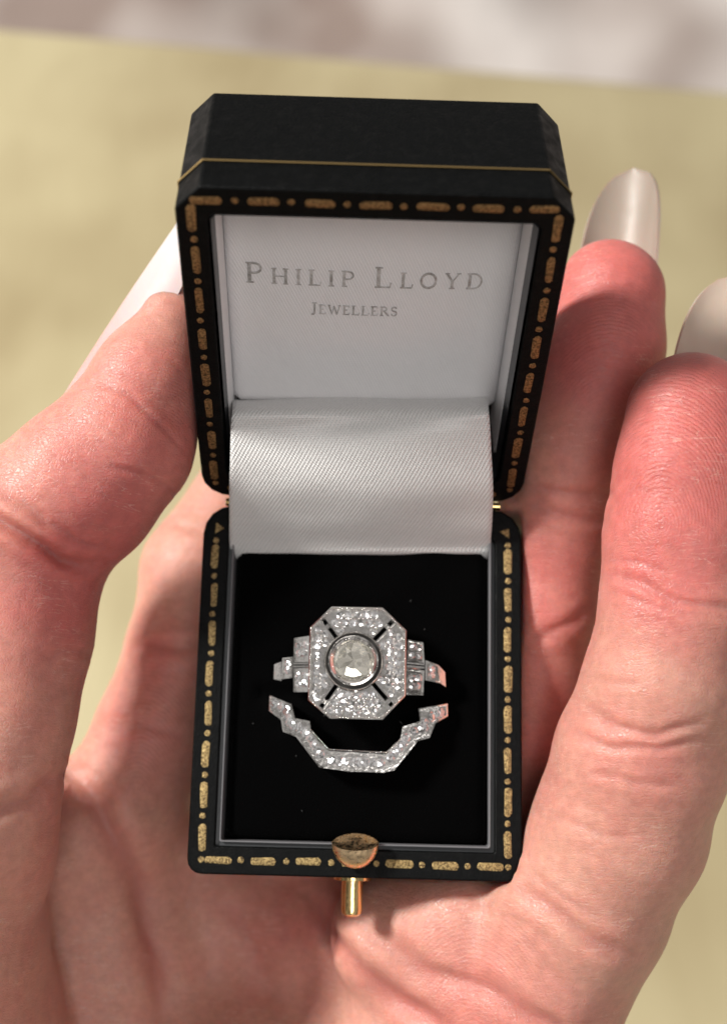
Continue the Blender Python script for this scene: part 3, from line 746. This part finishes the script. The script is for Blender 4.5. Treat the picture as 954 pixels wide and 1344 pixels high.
# ------------------------------------------------------------------ rings
def stone_mesh(m, n=8, seed=0, jz=.022, rb=.27):
    q = random.Random(seed); V = [(0, 0, -.36), (0, 0, .118 + q.uniform(-.01, .02))]; Fc = []
    cs = lambda i, r_, z: (math.cos(2 * math.pi * i / n) * r_, math.sin(2 * math.pi * i / n) * r_, z)
    V += [cs(i, .5, 0) for i in range(n)] + [cs(i + .5, .40, .062 + q.uniform(-jz, jz)) for i in range(n)]
    V += [cs(i, rb, .112 + q.uniform(-jz, jz) * .7) for i in range(n)] + [cs(i + .5, .25, -.20) for i in range(n)]
    G0, K0, T0, L0 = 2, 2 + n, 2 + 2 * n, 2 + 3 * n
    for i in range(n):
        j = (i + 1) % n
        Fc += [(G0 + i, G0 + j, K0 + i), (K0 + i, G0 + j, K0 + j), (K0 + i, K0 + j, T0 + j), (T0 + i, K0 + i, T0 + j),
               (G0 + j, G0 + i, L0 + i), (L0 + i, L0 + j, G0 + j), (L0 + i, 0, L0 + j), (T0 + i, T0 + j, 1)]
    me = mesh('stone', np.array(V) * .01, Fc, m, 0)
    bm = bmesh.new(); bm.from_mesh(me); bmesh.ops.recalc_face_normals(bm, faces=bm.faces); bm.to_mesh(me); bm.free(); return me
STS = [stone_mesh(M['diam'] if k % 3 else M['diam2'], 6 + k % 3, k) for k in range(9)]; ST16 = stone_mesh(M['cdiam'], 12, 31, .014, .22)
def put_stone(x, y, z, d, parent, nrm=(0, 0, 1), me=None, jit=.34, name='diamond'):
    o = bpy.data.objects.new(name, me or random.choice(STS)); COL.objects.link(o); o.parent = parent
    q = Vector(nrm) + Vector((random.uniform(-jit, jit), random.uniform(-jit, jit), 0)); q = q.normalized().to_track_quat('Z', 'Y').to_matrix()
    m = q @ Matrix.Rotation(random.uniform(0, 3), 3, 'Z') @ Matrix.Scale(d, 3)
    o.matrix_local = Matrix.Translation(Vector((np.array((x, y, z)) - np.array(BASE[parent.name])) * .01)) @ m.to_4x4(); return o
RC = 1.12      # ring radius
ring1 = root('engagement_ring', 'diamond cluster ring with octagonal head and round centre stone, standing upright in the velvet', 'ring', (0, -.04, -1.2))
def cx_(u, v): # crop pixels of the ring close-up -> cm at height .5
    p = at(340 + u / 3.67, 780 + v / 3.67, .5); return np.array([p[0], p[1]])
oct_ = [cx_(*p) for p in [(340,600),(235,510),(245,160),(350,60),(595,65),(710,175),(705,490),(595,605)]]
cen = cx_(455, 322); RB = .40
def scale_poly(P, c, k): return [c + (p - c) * k for p in P]
def inset(P, d):
    P = [np.array(p) for p in P]; n = len(P); out = []; ar = sum(P[i][0] * P[(i + 1) % n][1] - P[(i + 1) % n][0] * P[i][1] for i in range(n)); sg = 1 if ar > 0 else -1
    for i in range(n):
        a, b, c = P[i - 1], P[i], P[(i + 1) % n]; d1 = (b - a) / np.linalg.norm(b - a); d2 = (c - b) / np.linalg.norm(c - b)
        n1 = np.array([-d1[1], d1[0]]) * sg; n2 = np.array([-d2[1], d2[0]]) * sg; k = d / (1 + n1 @ n2); out.append(b + (n1 + n2) * k)
    return out
ZT = .50
def frame_ring(P, w, z0, z1):
    Q = inset(P, w); P2 = inset(P, .012); Q2 = inset(P, w - .008)
    return loft([z3(Q, z0), z3(inset(P, .05), z0), z3(P, z0 + .12), z3(P, z1 - .012), z3(P2, z1), z3(Q2, z1), z3(Q, z1 - .01), z3(Q, z0)], close_ends=False)
V, Fc = frame_ring(oct_, .045, ZT - .26, ZT + .01); hf = part('head_frame', V, Fc, M['wgold'], ring1, smooth=40); fix_normals(hf)
inn = inset(oct_, .043)
fm = lambda i, j: (inn[i] + inn[j]) / 2
# slots run from the corner facets to the bezel; panels between them
cm = {'TL': fm(2, 3), 'TR': fm(4, 5), 'BR': fm(6, 7), 'BL': fm(0, 1)}
panels = {'top': ('TL', [3, 4], 'TR'), 'right': ('TR', [5, 6], 'BR'), 'bottom': ('BR', [7, 0], 'BL'), 'left': ('BL', [1, 2], 'TL')}
GW = .029; prongs = []
def inside(p, poly, mrg):
    n = len(poly)
    for i in range(n):
        a, b = poly[i], poly[(i + 1) % n]; d = b - a; Ln = np.linalg.norm(d)
        if Ln < 1e-6: continue
        if ((p - a)[0] * d[1] - (p - a)[1] * d[0]) / Ln > -mrg: return False
    return True
for nm, (a, mids, b) in panels.items():
    ca, cb_ = cm[a], cm[b]
    da = (ca - cen) / np.linalg.norm(ca - cen); db = (cb_ - cen) / np.linalg.norm(cb_ - cen)
    mid = (inn[mids[0]] + inn[mids[1]]) / 2
    na_ = np.array([-da[1], da[0]]); na_ = na_ if na_ @ (mid - cen) > 0 else -na_
    nb_ = np.array([-db[1], db[0]]); nb_ = nb_ if nb_ @ (mid - cen) > 0 else -nb_
    A, B = ca + na_ * GW, cb_ + nb_ * GW
    a0 = math.atan2(*( (cen + da * RB + na_ * GW) - cen)[::-1]); a1 = math.atan2(*((cen + db * RB + nb_ * GW) - cen)[::-1])
    while a1 - a0 > math.pi: a1 -= 2 * math.pi
    while a1 - a0 < -math.pi: a1 += 2 * math.pi
    arcp = [cen + (RB + .012) * np.array([math.cos(a1 + (a0 - a1) * i / 10), math.sin(a1 + (a0 - a1) * i / 10)]) for i in range(11)]
    poly = [A, inn[mids[0]], inn[mids[1]], B] + arcp
    V, Fc = prism(poly, ZT - .17, ZT - .045); pn = part('pave_panel', V, Fc, M['wgold'], ring1, smooth=40); fix_normals(pn)
    # raised walls along the slots
    for P_, dd, nn in ((A, da, na_), (B, db, nb_)):
        q0 = cen + dd * (RB + .01) + nn * GW; q1 = P_; w = .018
        V, Fc = prism([q0, q1, q1 + nn * w, q0 + nn * w], ZT - .17, ZT - .002); o = part('slot_wall', V, Fc, M['wgold'], ring1); fix_normals(o)
    # stones, greedy rows from the outer edge
    outw = mids; e0, e1 = inn[mids[0]], inn[mids[1]]; ed = (e1 - e0); Ln = np.linalg.norm(ed); ed /= Ln; nin = np.array([-ed[1], ed[0]]); nin = nin if nin @ (cen - e0) > 0 else -nin
    placed = []
    for row, dd in enumerate((.068, .178, .285)):
        r0 = .052; k = 7 if row % 2 == 0 else 8
        for i in range(-6, 7):
            s = Ln / 2 + (i + (.5 if row % 2 else 0)) * .118
            p = e0 + ed * s + nin * dd
            if np.linalg.norm(p - cen) < RB + .05: continue
            # distance to slot lines and to the frame
            ok = all(abs((p - cen) @ nv) > GW + .055 and (p - cen) @ nv > 0 for nv in (na_, nb_))
            for i2 in range(8):
                q1, q2 = inn[i2], inn[(i2 + 1) % 8]; tt_ = q2 - q1; nl = np.array([-tt_[1], tt_[0]]) / np.linalg.norm(tt_)
                if abs((p - q1) @ nl) < .045: ok = False
            if ok: placed.append(p)
    prongs += [(p + q) / 2 + 0 * p for ii, p in enumerate(placed) for q in placed[ii + 1:] if np.linalg.norm(p - q) < .135]
    for p in placed: put_stone(p[0], p[1], ZT - .035, random.uniform(.122, .142), pn)
# beads between stones and milgrain edges: tiny, joined
def beads(pts, r, name, parent):
    mb = MB()
    for x, y, z in pts:
        V = [(x + r * math.cos(e) * math.cos(a), y + r * math.cos(e) * math.sin(a), z + r * math.sin(e)) for e in (-.6, .25, .95) for a in [i * math.pi / 4 for i in range(8)]] + [(x, y, z + r)]
        mb.add(V, [(k * 8 + i, k * 8 + (i + 1) % 8, k * 8 + 8 + (i + 1) % 8, k * 8 + 8 + i) for k in (0, 1) for i in range(8)] + [(16 + i, 16 + (i + 1) % 8, 24) for i in range(8)])
    return part(name, mb.V, mb.F, M['wgold'], parent, smooth=180, kind='stuff')
def along(P, step, z, closed=True):
    out = []; n = len(P)
    for i in range(n if closed else n - 1):
        a, b = np.array(P[i]), np.array(P[(i + 1) % n]); L_ = np.linalg.norm(b - a); k = max(1, int(L_ / step))
        for j in range(k): q = a + (b - a) * j / k; out.append((q[0], q[1], z(q) if callable(z) else z))
    return out
beads([(p[0], p[1], ZT + .004) for p in prongs], .019, 'prong', ring1)
beads(along(inset(oct_, .022), .034, ZT + .008), .013, 'milgrain', ring1)
# centre bezel: stepped collar, groove and milled edge
def lathe(prof, c, n=48):
    return loft([[(c[0] + r * math.cos(2 * math.pi * i / n), c[1] + r * math.sin(2 * math.pi * i / n), z) for i in range(n)] for r, z in prof], close_ends=False)
V, Fc = lathe([(.405, ZT - .16), (.405, ZT - .005), (.395, ZT + .005), (.385, ZT), (.382, ZT - .14), (.345, ZT - .14), (.342, ZT + .085), (.335, ZT + .10), (.315, ZT + .105), (.278, ZT + .075), (.272, ZT + .03), (.20, ZT - .12), (.05, ZT - .15)], cen)
bz = part('bezel', V, Fc, M['polish'], ring1, smooth=35); fix_normals(bz)
o = put_stone(cen[0], cen[1], ZT + .055, .565, ring1, jit=.02, me=ST16, name='centre_diamond'); o['label'] = 'large round slightly warm centre diamond'
beads([(cen[0] + .296 * math.cos(a), cen[1] + .296 * math.sin(a), ZT + .09) for a in np.linspace(0, 2 * math.pi, 64, endpoint=False)], .008, 'milgrain', ring1)
V, Fc = lathe([(.386, ZT - .10), (.34, ZT - .10)], cen); part('groove', V, [f[::-1] for f in Fc], M['oxid_shadow'], ring1)  # blackened floor: the groove's shadow put into the colour, with oxidised metal
# band with stepped shoulders
def arcz(x, R=RC, x0=.03, zt=.30): return zt - R + math.sqrt(max(R * R - (x - x0) ** 2, 0))
def band(parent, y, wtop, x0=.03, zt=.30, th=.13, R=RC, gap=15):
    loops = []; n = 72
    for i in range(n + 1):
        a = math.radians(90 + gap + (360 - 2 * gap) * i / n); loops.append([(x0 + (R - q) * math.cos(a), y + w, zt - R + (R - q) * math.sin(a)) for q, w in ((0, -wtop / 2), (0, wtop / 2), (th, wtop / 2), (th, -wtop / 2))])
    V, Fc = loft(loops, close_ends=False); o = part('band', V, Fc, M['wgold'], parent, smooth=50, bevel=.02); fix_normals(o); return o
yb = cx_(0, 368)[1]
band(ring1, yb, .20, R=1.20, zt=.20)
def curved_slab(poly, ztop, th, nsub=5):
    """polygon extruded down from a surface z=ztop(x); subdivided so it follows the curve"""
    P = []; n = len(poly)
    for i in range(n):
        a, b = poly[i], poly[(i + 1) % n]
        for k in range(nsub): P.append(a + (b - a) * k / nsub)
    return [(p[0], p[1], ztop(p[0])) for p in P], [(p[0], p[1], ztop(p[0]) - th) for p in P]
def slab_part(name, poly, ztop, th, parent, wall=.022, rec=.025):
    P = [np.array(p) for p in poly]; Q = inset(P, wall)
    def sub(Pq, ns=5):
        out = []
        for i in range(len(Pq)):
            a, b = Pq[i], Pq[(i + 1) % len(Pq)]
            for k in range(ns): out.append(a + (b - a) * k / ns)
        return out
    Ps, Qs = sub(P), sub(Q); L3 = lambda pp, dz: [(p[0], p[1], ztop(p[0]) + dz) for p in pp]
    V, Fc = loft([L3(Ps, -th), L3(Ps, 0), L3(Qs, 0), L3(Qs, -rec)], close_ends=False)
    k = len(V) - len(Qs); m = len(Qs); Fc.append(tuple(k + i for i in range(m)))
    o = part(name, V, Fc, M['wgold'], parent, smooth=40); fix_normals(o); return o
shz = lambda x: .36 - .16 * max(0, abs(x - .0) - .55) - .45 * max(0, abs(x) - .85) ** 1.6
SH = [  # stepped shoulder tablets (crop pixels)
 [(163,205),(238,195),(236,322),(160,322)], [(160,352),(236,352),(234,468),(160,468)], [(104,300),(158,296),(156,398),(98,404)],
 [(716,212),(792,226),(798,326),(712,318)], [(712,352),(798,362),(792,484),(708,482)], [(802,312),(868,334),(884,424),(802,410)]]
for k, pl in enumerate(SH):
    P_ = [cx_(*p) for p in pl]; sp = slab_part('shoulder_step', P_, shz, .14, ring1)
    c = sum(P_) / 4
    st = [(c[0], c[1] + s) for s in ((-.055, .06) if k not in (2, 5) else (-.04, .055))]
    for (x, y) in st:
        for dx in (-.045, .05) if k not in (2, 5) else (0,):
            put_stone(x + dx, y, shz(x) - .012, .115, sp, nrm=(.5 * x, 0, 1))
for pl in ([(160,326),(236,325),(236,334),(160,335)], [(160,340),(236,339),(236,348),(160,349)], [(712,322),(798,330),(798,339),(712,331)], [(712,337),(798,345),(798,356),(712,348)]):
    V, Fc = prism([cx_(*p) for p in pl][::-1], .12, .345); o = part('ridge', V, Fc, M['wgold'], ring1); fix_normals(o)
for s, pl in ((-1, [(98,318),(62,330),(60,402),(98,412)]), (1, [(868,334),(900,368),(904,440),(880,424)])):
    P_ = [cx_(*p) for p in pl]; o = slab_part('shoulder_end', P_, shz, .10, ring1, wall=.03, rec=.002)
# gallery under the head
gp = inset(oct_, .10); V, Fc = loft([z3(inset(oct_, .30), -.1), z3(gp, ZT - .27), z3(inset(gp, .06), ZT - .27), z3(inset(oct_, .36), -.1)], close_ends=False)
o = part('gallery', V, Fc, M['wgold'], ring1, smooth=40); fix_normals(o)

ring2 = root('wedding_band', 'contoured diamond wedding band stepping round below the octagonal ring head', 'ring', (0, -.3, -1.2))
inner = [(45,485),(155,530),(172,598),(245,612),(250,662),(335,755),(612,772),(680,700),(692,640),(775,612),(768,552),(910,525)]
outer = [(912,585),(850,622),(822,692),(765,708),(650,850),(600,860),(430,855),(290,835),(178,688),(112,662),(103,605),(42,560)]
c2 = lambda p: at(340 + p[0] / 3.67, 780 + p[1] / 3.67, .22)[:2]
w2 = lambda x: .24 - .10 * max(0, abs(x) - .5) - .5 * max(0, abs(x) - .8) ** 1.8
wb = slab_part('contour_top', [c2(p) for p in outer + inner], w2, .32, ring2, wall=.02, rec=.022)
for line, cnt in (([(60,522),(100,540),(138,568)], 3), ([(138,575),(150,630),(205,645)], 4), ([(215,650),(250,705),(305,785)], 5), ([(330,800),(600,815)], 8), ([(622,800),(680,735),(718,680)], 5), ([(735,662),(795,650),(800,605)], 4), ([(820,595),(860,580),(895,560)], 3)):
    P_ = np.array(line, float); sl = np.r_[0, np.cumsum(np.linalg.norm(np.diff(P_, axis=0), axis=1))]
    for i in range(cnt):
        s = sl[-1] * (i + .5) / cnt; q = (np.interp(s, sl, P_[:, 0]), np.interp(s, sl, P_[:, 1])); p = c2(q); put_stone(p[0], p[1], w2(p[0]) - .006, random.uniform(.132, .152), wb, nrm=(.4 * p[0], 0, 1))
beads(along([c2(p) for p in [(250,655),(335,748),(612,764),(680,700)]], .026, lambda q: w2(q[0]) + .006, closed=False), .012, 'milgrain', ring2)
band(ring2, c2((0, 545))[1], .18, zt=.28, R=1.24, gap=57)
# ------------------------------------------------------------------ table and cloth
Wc = np.array(toW(CAM))
def floor_hit(px, py, z): d = Rn @ ray(px, py); return Wc + d * (z - Wc[2]) / d[2]
a, b = floor_hit(0, 26, 0), floor_hit(954, 108, 0)
d = (b - a) / np.linalg.norm(b - a); nrm = np.array([d[1], -d[0], 0])   # towards the camera
if nrm @ (Wc - a) < 0: nrm = -nrm
mid = (a + b) / 2; prof = [(0, -.035), (-.0, -.012), (.003, -.004), (.010, 0), (1.2, 0), (1.2, -.035)]
loops = [[mid + d * s + nrm * u + np.array([0, 0, z]) for u, z in prof] for s in (-1.1, 1.1)]
V, Fc = loft([[tuple(v) for v in l] for l in loops])
me = mesh('table_top', V, Fc, M['table'], 40); to = bpy.data.objects.new('table', me); COL.objects.link(to); to['kind'] = 'structure'
bm = bmesh.new(); bm.from_mesh(me); bmesh.ops.recalc_face_normals(bm, faces=bm.faces); bm.to_mesh(me); bm.free()
nx, ny = 120, 50; V = []; Fc = []
for j in range(ny + 1):
    for i in range(nx + 1):
        s = -1.0 + 2.0 * i / nx; t = .9 * j / ny
        fold = .032 * math.sin(s * 26 + 3 * t + 2 * math.sin(s * 7)) + .035 * mn.noise(Vector((s * 5, t * 3, 0)))
        p = mid + d * s - nrm * (.012 + t) + np.array([0, 0, -.06 + .35 * t + fold * min(1, t * 6)]); V.append(p)
for j in range(ny):
    for i in range(nx): k = j * (nx + 1) + i; Fc.append((k, k + 1, k + nx + 2, k + nx + 1))
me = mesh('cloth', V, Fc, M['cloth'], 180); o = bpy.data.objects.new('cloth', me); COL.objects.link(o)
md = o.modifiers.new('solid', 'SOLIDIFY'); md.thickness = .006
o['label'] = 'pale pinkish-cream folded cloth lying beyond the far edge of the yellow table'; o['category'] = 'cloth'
